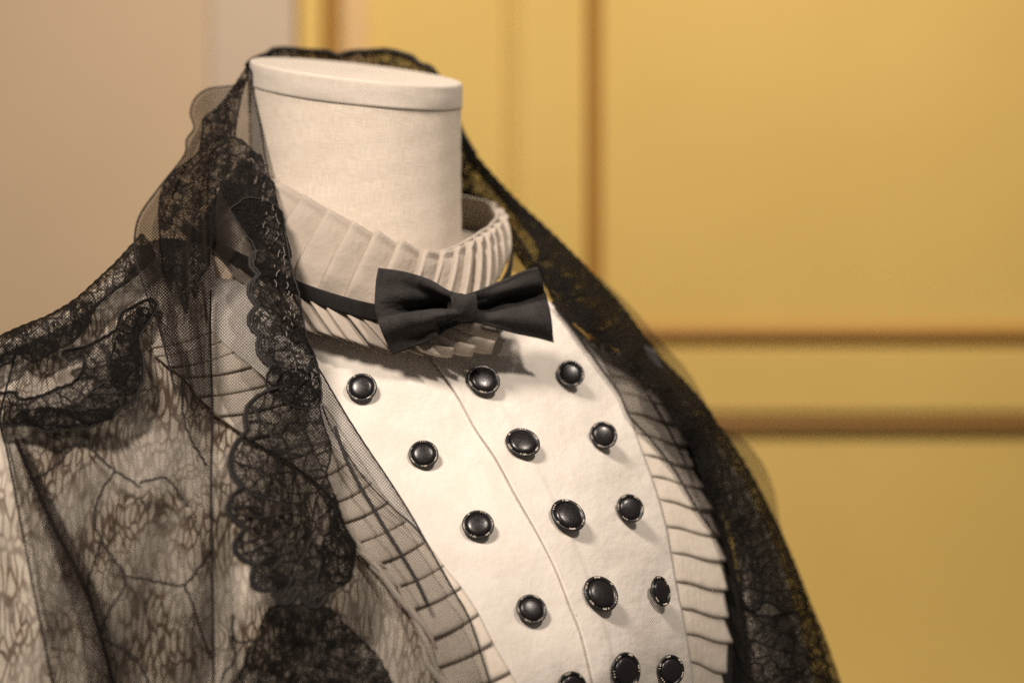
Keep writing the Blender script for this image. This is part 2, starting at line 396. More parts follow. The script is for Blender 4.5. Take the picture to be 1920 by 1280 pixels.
cap = rings('neck_cap', capo, LINENTOP, form)
tr = []
for (rp, dy) in ((194.0, 0.1), (150, -0.6), (90, -0.9), (30, -0.9), (0.5, -0.9)): tr.append(ring(668, 133 + dy, rp, 0, 96, TX, TY))
rings('cap_top', tr, LINENTOP, cap)
# body under the clothes
TR = []
for (cx, cy, rx, dd, ry) in ((655, 560, 215, 15, 1.0), (680, 640, 270, 20, 0.8), (700, 760, 330, 20, 0.75), (720, 900, 370, 10, 0.8), (760, 1100, 380, 0, 0.85), (800, 1400, 370, 0, 0.85)):
    TR.append(ring(cx, cy, rx * 0.92, dd + 30, 64, 0.05, 0.0, ry))
rings('torso', TR, LINEN, form)

# ------------------------------------------------------------------ blouse: depth of its draped surface (px, px, mm)
Bp = [(0, 640, -118), (130, 580, -104), (250, 480, -76), (390, 455, -60), (-150, 720, -125), (-150, 1000, -180), (-150, 1330, -200),
      (0, 900, -188), (200, 900, -198), (400, 900, -186), (0, 1300, -214), (200, 1300, -222), (400, 1300, -214), (200, 720, -156), (400, 700, -138), (500, 700, -122),
      (480, 560, -84), (600, 620, -84), (690, 660, -92), (800, 660, -82), (930, 650, -50), (1010, 600, -18), (1060, 600, -6),
      (600, 720, -106), (678, 730, -104), (793, 855, -120), (895, 988, -144), (994, 1145, -164), (1068, 1278, -174), (600, 900, -150), (700, 1100, -182), (800, 1290, -200),
      (903, 718, -76), (977, 836, -92), (1060, 972, -115), (1120, 1118, -136), (1165, 1255, -150),
      (1062, 708, -36), (1123, 823, -52), (1171, 959, -72), (1226, 1113, -88), (1244, 1255, -108),
      (1160, 720, -4), (1235, 720, 14), (1290, 835, 14), (1345, 1000, -2), (1365, 1200, -26), (1362, 1320, -36)]
B = TPS(Bp, 0.0006)
def bnormal(x, y):
    a = P(x + 8, y, B(x + 8, y)) - P(x - 8, y, B(x - 8, y)); b = P(x, y - 8, B(x, y - 8)) - P(x, y + 8, B(x, y + 8))
    n = a.cross(b).normalized(); return n if n.y < 0 else -n

blouse = empty('blouse', (0, 0, 0), 'ivory blouse with pleated stand collar, frilled front and rows of black buttons', 'blouse')
PLACKET = [(792, 560), (798, 620), (809, 668), (832, 702), (860, 744), (892, 803), (931, 860), (969, 930), (1010, 1002), (1043, 1068), (1070, 1136), (1091, 1190), (1113, 1280), (1124, 1330)]
LSEAM = [(380, 520), (398, 622), (437, 659), (505, 715), (580, 790), (652, 866), (697, 904), (761, 977), (799, 1014), (832, 1061), (865, 1101), (898, 1151), (924, 1204), (957, 1261), (990, 1330)]
RSEAM = [(1000, 545), (1040, 575), (1090, 625), (1130, 676), (1160, 735), (1180, 778), (1198, 830), (1222, 896), (1236, 940), (1249, 990), (1258, 1040), (1267, 1093), (1277, 1143), (1286, 1191), (1294, 1243), (1303, 1330)]
rn = random.Random(3)
def ripple(seed, amp):
    r = random.Random(seed); c = [(r.uniform(2, 7), r.uniform(1, 4), r.uniform(0, 6.28), r.uniform(0.3, 1)) for _ in range(6)]
    return lambda u, v: amp * sum(w * math.sin(a * u * 3 + b * v * 3 + p) for a, b, p, w in c) / 3
r1 = ripple(1, 1.0); r2 = ripple(2, 0.9)
BUT = [(678, 730, 0.96), (793, 855, 0.93), (895, 988, 0.98), (994, 1145, 0.95), (1068, 1290, 1.0),
       (903, 718, 1.10), (977, 836, 1.12), (1060, 972, 1.16), (1120, 1118, 1.18), (1165, 1258, 1.14),
       (1062, 708, 0.93), (1123, 823, 0.93), (1171, 959, 0.95), (1226, 1113, 0.98), (1244, 1257, 0.98)]
def BD(x, y):
    """the front with the cloth pulled in a little round each button, and fine drag lines"""
    d = B(x, y)
    for bx, by, _ in BUT:
        r2_ = (x - bx) ** 2 + (y - by) ** 2
        if r2_ < 9000: a = math.atan2(y - by, x - bx); d += 1.3 * math.exp(-r2_ / 700.0) + 0.35 * math.exp(-r2_ / 2600.0) * math.sin(5 * a + bx)
    return d
under = [(x + 26, y) for x, y in PLACKET]
lp = solidify(ruled('front_panel', LSEAM, under, 130, 64, BLOUSE, blouse, BD, lambda u, v: -0.4 + r1(u, v) + (1.2 if v > 0.97 else 0)), 0.7)
lp['label'] = 'ivory front panel on the shawl side of the placket'
rp_ = solidify(ruled('front_panel', PLACKET, RSEAM, 130, 64, BLOUSE, blouse, BD, lambda u, v: -2.4 + r2(u, v) - 0.9 * (1 if v < 0.22 else max(0, 1 - (v - 0.22) / 0.03))), 0.9)
cord('placket_seam', [(x + 1.5, y) for x, y in PLACKET[1:]], B, -2.6, 0.00055, THREAD, blouse, n=140, wob=0.9, seed=4)
# frill pleats: each overlaps the one below it
RL = [((1086, 590), (1150, 622)), ((1100, 618), (1172, 648)), ((1114, 645), (1178, 668)), ((1130, 675), (1204, 694)), ((1143, 706), (1238, 727)), ((1157, 737), (1257, 760)), ((1174, 775), (1278, 796)), ((1188, 815), (1290, 837)),
      ((1205, 854), (1300, 877)), ((1218, 894), (1317, 916)), ((1230, 939), (1334, 957)), ((1243, 989), (1346, 1005)), ((1252, 1039), (1358, 1052)), ((1261, 1092), (1361, 1107)),
      ((1271, 1142), (1361, 1158)), ((1280, 1190), (1369, 1205)), ((1288, 1242), (1357, 1262)), ((1296, 1295), (1357, 1314)), ((1300, 1340), (1357, 1360))]
LL = [((372, 600), (300, 628)), ((398, 622), (285, 652)), ((415, 640), (292, 668)), ((440, 661), (318, 688)), ((472, 688), (345, 706)), ((502, 722), (372, 742)), ((540, 755), (408, 780)), ((578, 790), (470, 822)), ((615, 828), (540, 862)), ((652, 868), (588, 896)),
      ((697, 905), (630, 940)), ((728, 941), (640, 980)), ((761, 977), (668, 1018)), ((799, 1014), (708, 1056)), ((832, 1061), (748, 1098)), ((865, 1101), (774, 1142)), ((898, 1151), (806, 1198)), ((924, 1204), (822, 1250)), ((957, 1260), (852, 1296)), ((985, 1312), (880, 1350))]
def frill(lines, inward, sagx, tag, extra):
    for i in range(1, len(lines)):
        (a0, b0), (a1, b1) = lines[i - 1], lines[i]
        nu, nv = 20, 12; G = []
        w = [rn.uniform(-1, 1) for _ in range(4)]
        for iu in range(nu):
            u = iu / (nu - 1); row = []
            ue = -0.10 + 1.10 * u if inward else u
            for jv in range(nv):
                v = jv / (nv - 1)
                x0 = a0[0] + (b0[0] - a0[0]) * ue; y0 = a0[1] + (b0[1] - a0[1]) * ue
                x1 = a1[0] + (b1[0] - a1[0]) * ue; y1 = a1[1] + (b1[1] - a1[1]) * ue
                s = math.sin(math.pi * min(1, max(0, ue)) )
                sag = -3.2 * math.sin(2 * math.pi * max(0, ue)) if inward else 5.5 * s
                vv = -0.25 + 1.25 * v
                x = x0 + (x1 - x0) * vv; y = y0 + (y1 - y0) * vv + sag
                if inward and u > 0.5: x += (13.0 * v - 8.0) * (u - 0.5) / 0.5
                rr_ = (sstep(u, 0.0, 0.3) if inward else 1.0)
                lift = -0.4 - rr_ * (2.6 + 1.2 * u + 0.5 * w[0]) * max(0, v) ** 1.5 - 0.8 * s * math.sin(math.pi * v) + w[1] * 0.5 * math.sin(3 * u + w[2] * 3)
                if v == 1: lift += 1.2
                row.append(P(x, y, B(x, y) + lift + extra))
            G.append(row)
        o = grid('frill_pleat', G, PLEATC, blouse); solidify(o, 0.9, 0.0)
        # stitched hem near the free edge
        if inward and i > 6:
            pts = []
            for v in np.linspace(0.12, 0.95, 9):
                x = b0[0] + (b1[0] - b0[0]) * v - 7; y = b0[1] + (b1[1] - b0[1]) * v - 1.2
                pts.append(P(x, y, B(x, y) - 0.4 - 3.9 * v ** 1.5 - 0.75 + extra))
            tube3('hem_stitch', pts, 0.00028, PALETHREAD, o, 5)
frill(RL[2:], True, -1.0, 'r', 0.0)
frill(LL, False, 0.8, 'l', 0.0)
# rolled outer edge of the shawl-side frill: long loose folds running down along it
EDGE = cr([b for a, b in LL[10:]], 60)
for q in range(7):
    i0 = 4 + q * 7; side_ = 4 + 7 * (q % 3); pts = []
    for t in range(16):
        e_ = EDGE[min(59, i0 + t)]; x = e_[0] - side_ + 10 * (t / 15) ** 2; y = e_[1] + 2 * math.sin(t * 0.7 + q)
        pts.append(P(x, y, B(x, y) - 3.2 - 1.5 * math.sin(math.pi * t / 15)))
    tube3('frill_fold', pts, 0.0017, PLEATC, blouse, 8, taper=lambda s: 0.25 + 0.75 * math.sin(math.pi * min(1, s * 0.94 + 0.03)))

# printed sleeve and side of the blouse (image left) and the far sleeve
SIL = [(-150, 712), (0, 640), (60, 615), (130, 578), (190, 532), (250, 472), (310, 446), (395, 462)]
sl_poly = SIL + [(420, 620), (520, 735), (650, 880), (760, 1000), (840, 1100), (915, 1210), (965, 1345), (-150, 1345)]
sleeve = fill('sleeve', sl_poly, PRINT, blouse, B, lambda x, y: 3.5 + 3.5 * math.sin(x * 0.045 + y * 0.012) * min(1, max(0, (y - 700) / 200)) * (1 if x < 430 else 0.2), 16)
sleeve['label'] = 'cream sleeve printed with brown bark-like veins'
ruled('shoulder_back', [(x, y, B(x, y) + 3.4) for x, y in SIL], [(x + 60, y + 170, B(x, y) + 190) for x, y in SIL], 40, 14, PRINT, blouse, None, lambda u, v: 0)
FARI = [(1150, 600, 22), (1290, 800, 30), (1360, 960, 26), (1385, 1100, 14), (1395, 1330, 0)]
FARO = [(1190, 650, 70), (1290, 760, 80), (1390, 900, 78), (1465, 1060, 66), (1545, 1330, 50)]
fs = ruled('sleeve', FARI, FARO, 50, 18, PRINT, blouse, None, lambda u, v: -22 * math.sin(math.pi * v) + 3 * math.sin(9 * v + 5 * u))
fs['label'] = 'printed sleeve on the far side, seen dimly through lace'
ruled('sleeve_back', FARO, [(x - 60, y + 30, d + 150) for x, y, d in FARO], 40, 10, PRINT, blouse)
solidify(ruled('side_panel', [(1180, 640), (1262, 800), (1310, 940), (1325, 1010), (1338, 1100), (1342, 1200), (1340, 1335)],
      [(1225, 655), (1300, 822), (1345, 955), (1369, 1030), (1385, 1110), (1398, 1200), (1410, 1335)], 60, 12, BLACKV, blouse, B, lambda u, v: 3 + 9 * (v - 0.5) ** 2), 1.2)['label'] = 'solid black cloth strip beside the pale frill'

# ------------------------------------------------------------------ collar
T = [(452, 306, 2), (458, 314, -12), (480, 324, -30), (520, 343, -47), (580, 377, -62), (640, 409, -70), (700, 441, -74), (760, 465, -72), (810, 474, -66), (848, 466, -58), (882, 449, -46), (910, 431, -29), (928, 414, -10), (932, 401, 8), (922, 389, 24), (905, 377, 42), (850, 366, 58),
     (760, 340, 70), (640, 314, 70), (530, 302, 50), (468, 300, 20)]
Rb = [(372, 428, 10), (380, 438, -14), (408, 455, -40), (470, 492, -66), (560, 540, -86), (640, 570, -93), (710, 588, -95), (790, 597, -90), (860, 590, -79), (898, 568, -64), (920, 540, -46), (934, 505, -24), (938, 470, 0), (932, 450, 24), (920, 440, 50), (850, 430, 74),
      (740, 420, 84), (610, 410, 84), (480, 410, 60), (395, 415, 34)]
NT = 400
Tc, Rc = cr(T, NT), cr(Rb, NT)
def atx(c, x, n=None):
    """first parameter on a curve with that x (visible front run)"""
    j = int(np.argmax(c[:, 0])); return float(np.interp(x, np.maximum.accumulate(c[:j, 0]), np.linspace(0, (j - 1) / (NT - 1), j)))
def on(c, s): 
    f = np.clip(s, 0, 1) * (NT - 1); i = int(min(NT - 2, math.floor(f))); return c[i] + (c[i + 1] - c[i]) * (f - i)
AX = P(672, 460, 4)
def outw(p):
    v = Vector((p.x - AX.x, p.y - AX.y, 0)); return v.normalized()
ft = [470, 500, 537, 579, 621, 663, 703, 745, 788, 824, 850, 870, 886, 900, 912, 922]
fb = [388, 415, 462, 508, 552, 600, 645, 692, 742, 785, 820, 850, 876, 897, 914, 928]
tp = [atx(Tc, x) for x in ft]; bp = [atx(Rc, x) for x in fb]
for q in range(4): tp.append(tp[-1] + 0.016); bp.append(bp[-1] + 0.018)
PROFILE = [(-0.04, -1.2), (-0.018, 1.0), (-0.006, 2.6), (0.012, 3.3), (0.05, 3.5), (0.12, 3.4), (0.3, 2.7), (0.5, 1.9), (0.7, 1.0), (0.86, 0.2), (1.0, -0.5), (1.15, -1.1)]
for i in range(len(tp) - 1):
    G = []; nv = 22; w = [rn.uniform(-1, 1) for _ in range(4)]
    thin = 0.8 if i > 8 else 1.5
    for (u, h) in PROFILE:
        row = []
        for j in range(nv):
            v = j / (nv - 1)
            t0 = tp[i] + (tp[i + 1] - tp[i]) * u; b0 = bp[i] + (bp[i + 1] - bp[i]) * u
            q = on(Tc, t0) * (1 - v) + on(Rc, b0) * v
            if u < 0.1: q = q + np.array([3.0 * math.sin(math.pi * v) * (1 if i > 7 else -0.6), 0, 0])
            p = P(*q); o = outw(p)
            hem = -0.9 * math.exp(-((v - 0.11) / 0.03) ** 2)
            lip = 0.6 if v < 0.08 else 0.0
            bulge = 3.0 * math.sin(math.pi * min(1, v * 1.02)) + 1.2 * w[0] * math.sin(math.pi * v) * u
            if i > 8: bulge *= 0.45
            hh = h * (1.25 - 0.75 * sstep(v, 0.7, 1.0)) * thin * (1 + 0.3 * w[1])
            row.append(p + o * (0.001 * (0.8 + hh + bulge + hem + lip)) + UP * 0.001 * (h * (0.5 if i < 9 else 0.12) * (1 - v) * (1 + 0.7 * w[2])))
        G.append(row)
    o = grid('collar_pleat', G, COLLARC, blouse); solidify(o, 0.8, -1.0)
G = []
for s in np.linspace(0, 1, 120):
    row = []
    for v in np.linspace(0, 1, 10):
        q = on(Tc, s) * (1 - v) + on(Rc, s) * v; p = P(*q); row.append(p + outw(p) * 0.001 * (-0.6 + 2.5 * math.sin(math.pi * v)))
    G.append(row)
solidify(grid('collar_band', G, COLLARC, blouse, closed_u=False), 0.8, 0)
cord('collar_binding', [(q[0], q[1] - 1, q[2]) for q in Tc[18:300:6]], None, -0.4, 0.0010, COLLARC, blouse, n=120, wob=0.8, seed=2)
G = []
for s_ in np.linspace(0, 1, 120):
    p = P(*on(Rc, s_)); c_ = Vector((AX.x, AX.y, p.z)); G.append([p + (c_ - p) * f + UP * (0.004 * f) for f in (0.0, 0.12, 0.25, 0.38)])
grid('neck_yoke', G, COLLARC, blouse)
# lower edge of the collar: flattened loops of pleated cloth fanning below the ribbon
def ruffle(p0, p1, w0, w1, d0, d1, bend=0.0, edge=None):
    a = np.array(p0, float); b = np.array(p1, float); t = (b - a) / np.linalg.norm(b - a); n = np.array([t[1], -t[0]])
    G = []
    prof = [(-0.44, 1.9), (-0.52, 0.9), (-0.53, -0.2), (-0.47, -0.9), (-0.35, -1.2), (-0.1, -1.1), (0.2, -0.7), (0.5, -0.1), (0.8, 0.7), (1.05, 1.8)]
    wv = rn.uniform(-1, 1)
    for (c, h) in prof:
        row = []
        for s in np.linspace(0, 1, 14):
            w = (w0 + (w1 - w0) * s) * (1 - 0.12 * sstep(s, 0.9, 1.0)); q = a + (b - a) * s + n * (-c) * w + n * bend * math.sin(math.pi * s) * 1.0
            q = q + n * 2.0 * wv * math.sin(2 * math.pi * s)
            if edge is not None: q = a + (b - a) * s + np.array(edge) * (c * w) + n * 2.0 * wv * math.sin(math.pi * s)
            row.append(P(q[0], q[1], d0 + (d1 - d0) * s + h - 1.5 * math.sin(math.pi * s)))
        G.append(row)
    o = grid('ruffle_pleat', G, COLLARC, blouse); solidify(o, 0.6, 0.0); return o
ru0 = cr([(400, 462, -46), (470, 502, -70), (560, 550, -90), (640, 578, -97), (740, 602, -98)], 13); ru1 = cr([(452, 530, -78), (520, 588, -92), (600, 622, -102), (680, 644, -106), (797, 661, -103)], 13)
for a_, b_ in zip(ru0, ru1):
    ruffle(a_[:2] + np.array([rn.uniform(-3, 3), 0]), b_[:2] + np.array([rn.uniform(-8, 8), rn.uniform(-3, 3)]), 24, rn.uniform(25, 34), a_[2], b_[2] + rn.uniform(-2, 1), edge=(0.93, 0.34))
for (p0, p1, w0, w1, d0, d1) in [((770, 636), (850, 658), 14, 12, -99, -99), ((785, 618), (890, 655), 18, 14, -97, -96), ((800, 606), (926, 648), 20, 17, -94, -91), ((838, 596), (934, 628), 20, 13, -88, -82), ((895, 574), (950, 606), 18, 13, -70, -64)]:
    ruffle(p0, p1, w0, w1, d0, d1, bend=-4)
under0 = [(x, y, d + 4) for x, y, d in ru0] + [(830, 600, -84), (895, 574, -64), (940, 530, -36)]; under1 = [(x - 5, y - 8, d + 5) for x, y, d in ru1] + [(860, 648, -88), (915, 638, -78), (955, 600, -44)]
solidify(ruled('ruffle_light_block', under0, under1, 80, 8, COLLARC, blouse), 0.8)  # added under-layer that blocks light leaking between the ruffle pleats
# ------------------------------------------------------------------ buttons
def lathe(name, prof, mat, parent, n=40):
    G = [[Vector((r * math.cos(2 * math.pi * i / n), r * math.sin(2 * math.pi * i / n), z)) for (r, z) in prof] for i in range(n + 1)]
    return grid(name, G, mat, parent)
def button_meshes():
    R = 7.9e-3; out = []
    out.append(('button_back', lathe('button_back', [(0.0, 2.6e-3), (4.2e-3, 2.7e-3), (6.3e-3, 3.2e-3), (7.3e-3, 3.9e-3), (7.85e-3, 4.7e-3)], RIM, None)))
    out.append(('rim', lathe('rim', [(7.85e-3, 4.7e-3), (7.98e-3, 5.0e-3), (7.8e-3, 5.55e-3), (7.3e-3, 5.75e-3), (6.7e-3, 5.6e-3), (6.2e-3, 5.2e-3), (6.0e-3, 5.0e-3)], RIM, None)))
    out.append(('dome', lathe('dome', [(6.0e-3, 4.9e-3), (5.9e-3, 5.35e-3), (5.5e-3, 5.75e-3), (4.8e-3, 6.1e-3), (3.8e-3, 6.3e-3), (2.4e-3, 6.45e-3), (1.1e-3, 6.52e-3), (0.0, 6.54e-3)], GLASS, None)))
    out.append(('shank', lathe('shank', [(2.6e-3, 3.0e-3), (2.1e-3, 1.5e-3), (2.4e-3, 0.0), (2.6e-3, -0.8e-3)], CORD, None, 16)))
    bm = bmesh.new()
    for gset in range(6):
        for q in range(5):
            if random.random() < 0.14: continue
            a = gset * math.pi / 3 + (q - 2) * 0.085
            m = Matrix.Translation((math.cos(a) * 7.05e-3, math.sin(a) * 7.05e-3, 5.72e-3)) @ Matrix.Rotation(a, 4, 'Z') @ Matrix.Diagonal((0.60e-3, 0.24e-3, 0.30e-3, 1))
            bmesh.ops.create_icosphere(bm, subdivisions=1, radius=1.0, matrix=m)
    me = bpy.data.meshes.new('rim_marks'); bm.to_mesh(me); bm.free(); out.append(('rim_marks', link('rim_marks', me, SILVER, None)))
    data = [(n, o.data) for n, o in out]
    for n, o in out: bpy.data.objects.remove(o)
    return data
BM = button_meshes()
TILT = {13: (0.12, 0.0)}
for i, (x, y, s) in enumerate(BUT):
    n = bnormal(x, y); n = (n + Vector((-0.08, -0.32, -0.02))).normalized()
    if i >= 10 and i != 13: n = (n + Vector((-0.22, -0.42, 0.0))).normalized()
    if i in TILT: n = (n + Vector((TILT[i][0], 0, TILT[i][1]))).normalized()
    n = (n + Vector((rn.uniform(-1, 1), rn.uniform(-.5, .5), rn.uniform(-1, 1))) * 0.11).normalized()
    base = P(x, y, B(x, y) - (2.8 if i < 5 else 5.0)) - n * 0.004 + bnormal(x, y) * (0.0012 if i < 10 else 0.0034)
    q = n.to_track_quat('Z', 'Y').to_matrix().to_4x4()
    M = Matrix.Translation(base) @ q @ Matrix.Rotation(rn.uniform(0, 6.28), 4, 'Z') @ Matrix.Diagonal((s, s, s, 1))
    b = bpy.data.objects.new('button', BM[1][1]); col.objects.link(b); b.parent = blouse; b.matrix_world = M
    for nm, me in BM:
        if nm == 'rim': continue
        c = bpy.data.objects.new(nm, me); col.objects.link(c); c.parent = b

# ------------------------------------------------------------------ bow tie
bow = empty('bow_tie', (0, 0, 0), 'soft black cotton bow tie on a ribbon around the pleated collar', 'bow tie')
G = []
rib = [(q[0], q[1], q[2]) for q in Rc]
for s in np.linspace(0.0, 0.62, 90):
    q = on(Rc, s); p = P(*q); o = outw(p); row = []
    for v in np.linspace(-0.5, 0.5, 7):
        row.append(p + UP * (-0.0085 * v) + o * (0.0066 + 0.0004 * (1 - (2 * v) ** 2) + 0.0006 * math.sin(30 * s)))
    G.append(row)
solidify(grid('ribbon', G, RIBBON, bow), 0.8, 0)
def wing(name, top, bot, d0, d1, hfun, endbow):
    nu, nv = 46, 50; a, b = cr(top, nu), cr(bot, nu); G = []
    for i in range(nu):
        u = i / (nu - 1); row = []
        for j in range(nv):
            v = j / (nv - 1); q = a[i] * (1 - v) + b[i] * v
            x = q[0] + endbow * math.sin(math.pi * v) * u ** 3
            row.append(P(x, q[1], d0 + (d1 - d0) * u + hfun(u, v)))
        G.append(row)
    cz = [(rn.uniform(6, 22), rn.uniform(-6, 6), rn.uniform(0, 6), rn.uniform(0.3, 0.9)) for _ in range(9)]
    for i in range(nu):
        for j in range(nv):
            u, v = i / (nu - 1), j / (nv - 1); G[i][j] += Vector((0, 1, 0)) * 0.001 * sum(w * math.sin(f * v + g * u + p) for f, g, p, w in cz) * (0.5 + 0.5 * math.sin(math.pi * u)) + UP * 0.0006 * math.sin(5 * u + cz[0][2]) * (1 if v < 0.5 else -1)
    o = grid(name, G, BLACKC, bow); solidify(o, 2.2, 0.0); return o
def hl(u, v):
    # deep hollow above a folded-over lower flap
    c = 0.46 + 0.16 * u
    hollow = 19 * (1 - sstep(u, 0.35, 0.95)) * sstep(v, 0.08, c) * (1 - sstep(v, c, c + 0.035))
    flap = -8.0 * sstep(v, c, c + 0.03) * (1 - 0.8 * sstep(u, 0.55, 0.95)) * (1 - 0.6 * sstep(v, c + 0.1, 1.0))
    roll = -4.0 * math.sin(math.pi * v) * u + 8.0 * (1 - sstep(u, 0.36, 0.41)) * sstep(v, c + 0.12, c + 0.2)
    return hollow + flap + roll + 0.8 * math.sin(9 * v + 5 * u) * u + 5 * (1 - v) * (1 - u)
def hr(u, v):
    c = 0.50 - 0.20 * sstep(u, 0.15, 0.55) + 0.05 * u
    hollow = 15 * sstep(u, 0.06, 0.25) * (1 - 0.55 * sstep(u, 0.6, 1.0)) * sstep(v, c - 0.16, c) * (1 - sstep(v, c + 0.02, c + 0.40))
    ridge = -6.0 * (1 - sstep(abs(v - 0.72), 0.0, 0.35)) * (1 - 0.5 * u)
    up = -3.0 * (1 - sstep(v, 0.0, 0.25))
    return hollow + ridge + up + 0.9 * math.sin(7 * v - 6 * u) * u
wl = wing('bow_wing', [(868, 558), (840, 549), (806, 526), (772, 512), (742, 506), (709, 504)], [(868, 603), (840, 616), (806, 640), (782, 650), (758, 657), (735, 663)], -103, -107, hl, -17)
wr = wing('bow_wing', [(868, 556), (900, 545), (935, 528), (965, 514), (985, 506), (1006, 501)], [(868, 604), (900, 605), (935, 616), (965, 626), (1000, 634), (1037, 641)], -102, -66, hr, 5)
# knot: a soft wrapped band
G = []
for i in range(25):
    a = 2 * math.pi * i / 24; row = []
    for j in range(13):
        s = j / 12; x = 843 + 48 * s + 4 * math.sin(a) ; wv = 0.80 + 0.10 * math.sin(7 * s + 3 * a) + 0.16 * math.sin(math.pi * s)
        yy = 577 - 27 * math.cos(a) * wv - 6 * s + 2; dd = -105 - 5.0 * math.sin(a) * wv + 3 * s - 3 * math.sin(math.pi * s)
        row.append(P(x, yy, dd))
    G.append(row)
grid('knot', G, BLACKC, bow)

# ------------------------------------------------------------------ lace shawl
shawl = empty('lace_shawl', (0, 0, 0), 'sheer black tulle and lace shawl draped around the neck and shoulders', 'shawl')
Sp = [(463, 125, -14), (470, 150, -18), (500, 310, -46), (440, 165, 0), (390, 170, 0), (357, 215, -8), (420, 250, -32), (300, 350, -38), (253, 440, -62), (350, 450, -80), (430, 400, -72), (410, 353, -62),
      (517, 359, -66), (546, 484, -100), (480, 480, -92), (480, 560, -108), (400, 560, -108), (300, 600, -114), (560, 560, -112), (575, 620, -118)]
for (x, y, o) in [(600, 700, -16), (500, 700, -16), (400, 700, -18), (250, 600, -14), (300, 640, -17), (345, 690, -18), (420, 640, -17), (650, 865, -14), (780, 980, -12), (865, 1100, -11), (930, 1280, -11), (640, 950, -16), (550, 900, -20), (440, 900, -16), (300, 900, -13),
      (400, 1040, -14), (660, 1050, -16), (550, 1100, -20), (450, 1250, -16), (700, 1280, -16), (200, 800, -13), (0, 800, -12), (0, 632, -12), (130, 566, -12), (250, 470, -12), (0, 1290, -12), (200, 1290, -13), (200, 1040, -13), (100, 700, -12), (-150, 720, -12), (-150, 1320, -12), (-150, 1000, -12)]:
    Sp.append((x, y, B(x, y) + o))
S = TPS(Sp, 0.0006)
def part(o, label): o['label'] = label; return o
# sheet over the sleeve
TS = [(-150, 690), (0, 628), (50, 606), (90, 590), (140, 560), (185, 520), (215, 492), (252, 452), (300, 470), (395, 560), (397, 700), (396, 900), (399, 1100), (402, 1345), (118, 1345), (100, 1280), (60, 1100), (35, 960), (15, 850), (3, 800), (12, 735), (30, 655), (-20, 690), (-150, 760)]
wave_ = lambda x, y: 1.6 * math.sin(x * 0.05 + y * 0.016)
part(fill('tulle_sheet', TS, TULLE2, shawl, S, lambda x, y: 3 + wave_(x, y), 18, 6), 'sheer black net over the printed sleeve')
# sheet over the front, its edge lying on the ivory panel
TF = [(396, 480), (430, 430), (480, 470), (545, 560), (575, 630), (600, 700), (661, 797), (740, 916), (780, 981), (798, 1014), (850, 1105), (881, 1162), (917, 1274), (940, 1345), (430, 1345), (440, 1200), (470, 1085), (440, 1000), (430, 900), (440, 800), (400, 720)]
part(fill('tulle_sheet', TF, TULLE2, shawl, S, lambda x, y: 2 + 0.8 * math.sin(x * 0.06 - y * 0.02), 16, 4), 'thin net veil over the shawl-side frill')
cord('edge_thread', [(597, 690), (661, 797), (740, 916), (780, 981), (798, 1014), (850, 1105), (881, 1162), (917, 1274), (940, 1345)], S, 1.6, 0.00045, CORD, shawl, wob=0.3)
cord('edge_thread', [(395, 545), (394, 640), (398, 760), (396, 900), (398, 1060), (400, 1200), (402, 1340)], S, 2.0, 0.0005, CORD, shawl)
cord('edge_thread', [(32, 645), (22, 690), (10, 735), (0, 790), (14, 850), (35, 960), (62, 1100), (100, 1290)], S, 2.0, 0.0005, CORD, shawl)
cord('tulle_fold', [(628, 800), (648, 858), (672, 905), (694, 942), (722, 990), (752, 1038), (778, 1082), (792, 1112), (803, 1135)], S, 1.0, 0.00085, CORD, shawl)
cord('tulle_fold', [(604, 760), (620, 800), (650, 850), (690, 905), (735, 950), (775, 985), (797, 1013)], S, 1.4, 0.0004, CORD, shawl)
cord('tulle_fold', [(30, 825), (62, 900), (100, 985), (140, 1062), (168, 1125), (188, 1190), (218, 1300)], S, 0.5, 0.0010, CORD, shawl)
fold_strip = ruled('tulle_fold', [(20, 800), (50, 900), (85, 1000), (120, 1090), (150, 1190), (170, 1345)], [(34, 800), (80, 900), (130, 1000), (175, 1090), (205, 1190), (245, 1345)], 50, 14, TULLE3, shawl, S, lambda u, v: -3 - 5 * math.sin(math.pi * v))
ruled('tulle_fold', [(398, 620), (402, 760), (408, 860), (402, 1000), (404, 1345)], [(330, 640), (350, 760), (360, 860), (368, 1000), (350, 1345)], 50, 8, TULLE2, shawl, S, lambda u, v: -1 - 2 * math.sin(math.pi * v))
# standing drape beside the neck
DL = [(452, 160), (420, 163), (388, 168), (366, 185), (357, 212), (364, 240), (350, 262), (345, 292), (300, 350), (264, 400), (253, 440), (255, 480), (270, 540), (290, 590), (308, 650), (330, 740)]
DR = [(470, 128), (478, 180), (487, 230), (497, 290), (505, 330), (500, 360), (490, 380), (470, 420), (440, 470), (415, 520), (400, 560), (396, 600), (395, 640), (395, 680), (396, 720), (398, 770)]
part(ruled('tulle_drape', DL, DR, 110, 30, TULLE, shawl, S, lambda u, v: -2 - 3 * math.sin(math.pi * v) + 2.2 * math.sin(14 * v + 6 * u) * (0.3 + u)), 'double net drape curling beside the neck')
DL2 = [(x + 6, y + 4) for x, y in DL]
ruled('tulle_drape', DL2, [(x * 0.55 + a * 0.45, y * 0.55 + b * 0.45) for (x, y), (a, b) in zip(DR, DL)], 110, 16, TULLE, shawl, S, lambda u, v: 12 - 13 * (1 - v) ** 3)
cord('edge_thread', DL, S, -2.2, 0.0005, CORD, shawl, n=120)
cord('edge_thread', [(470, 130), (478, 180), (487, 230), (497, 290), (506, 335), (514, 345)], S, -2.0, 0.0005, CORD, shawl)
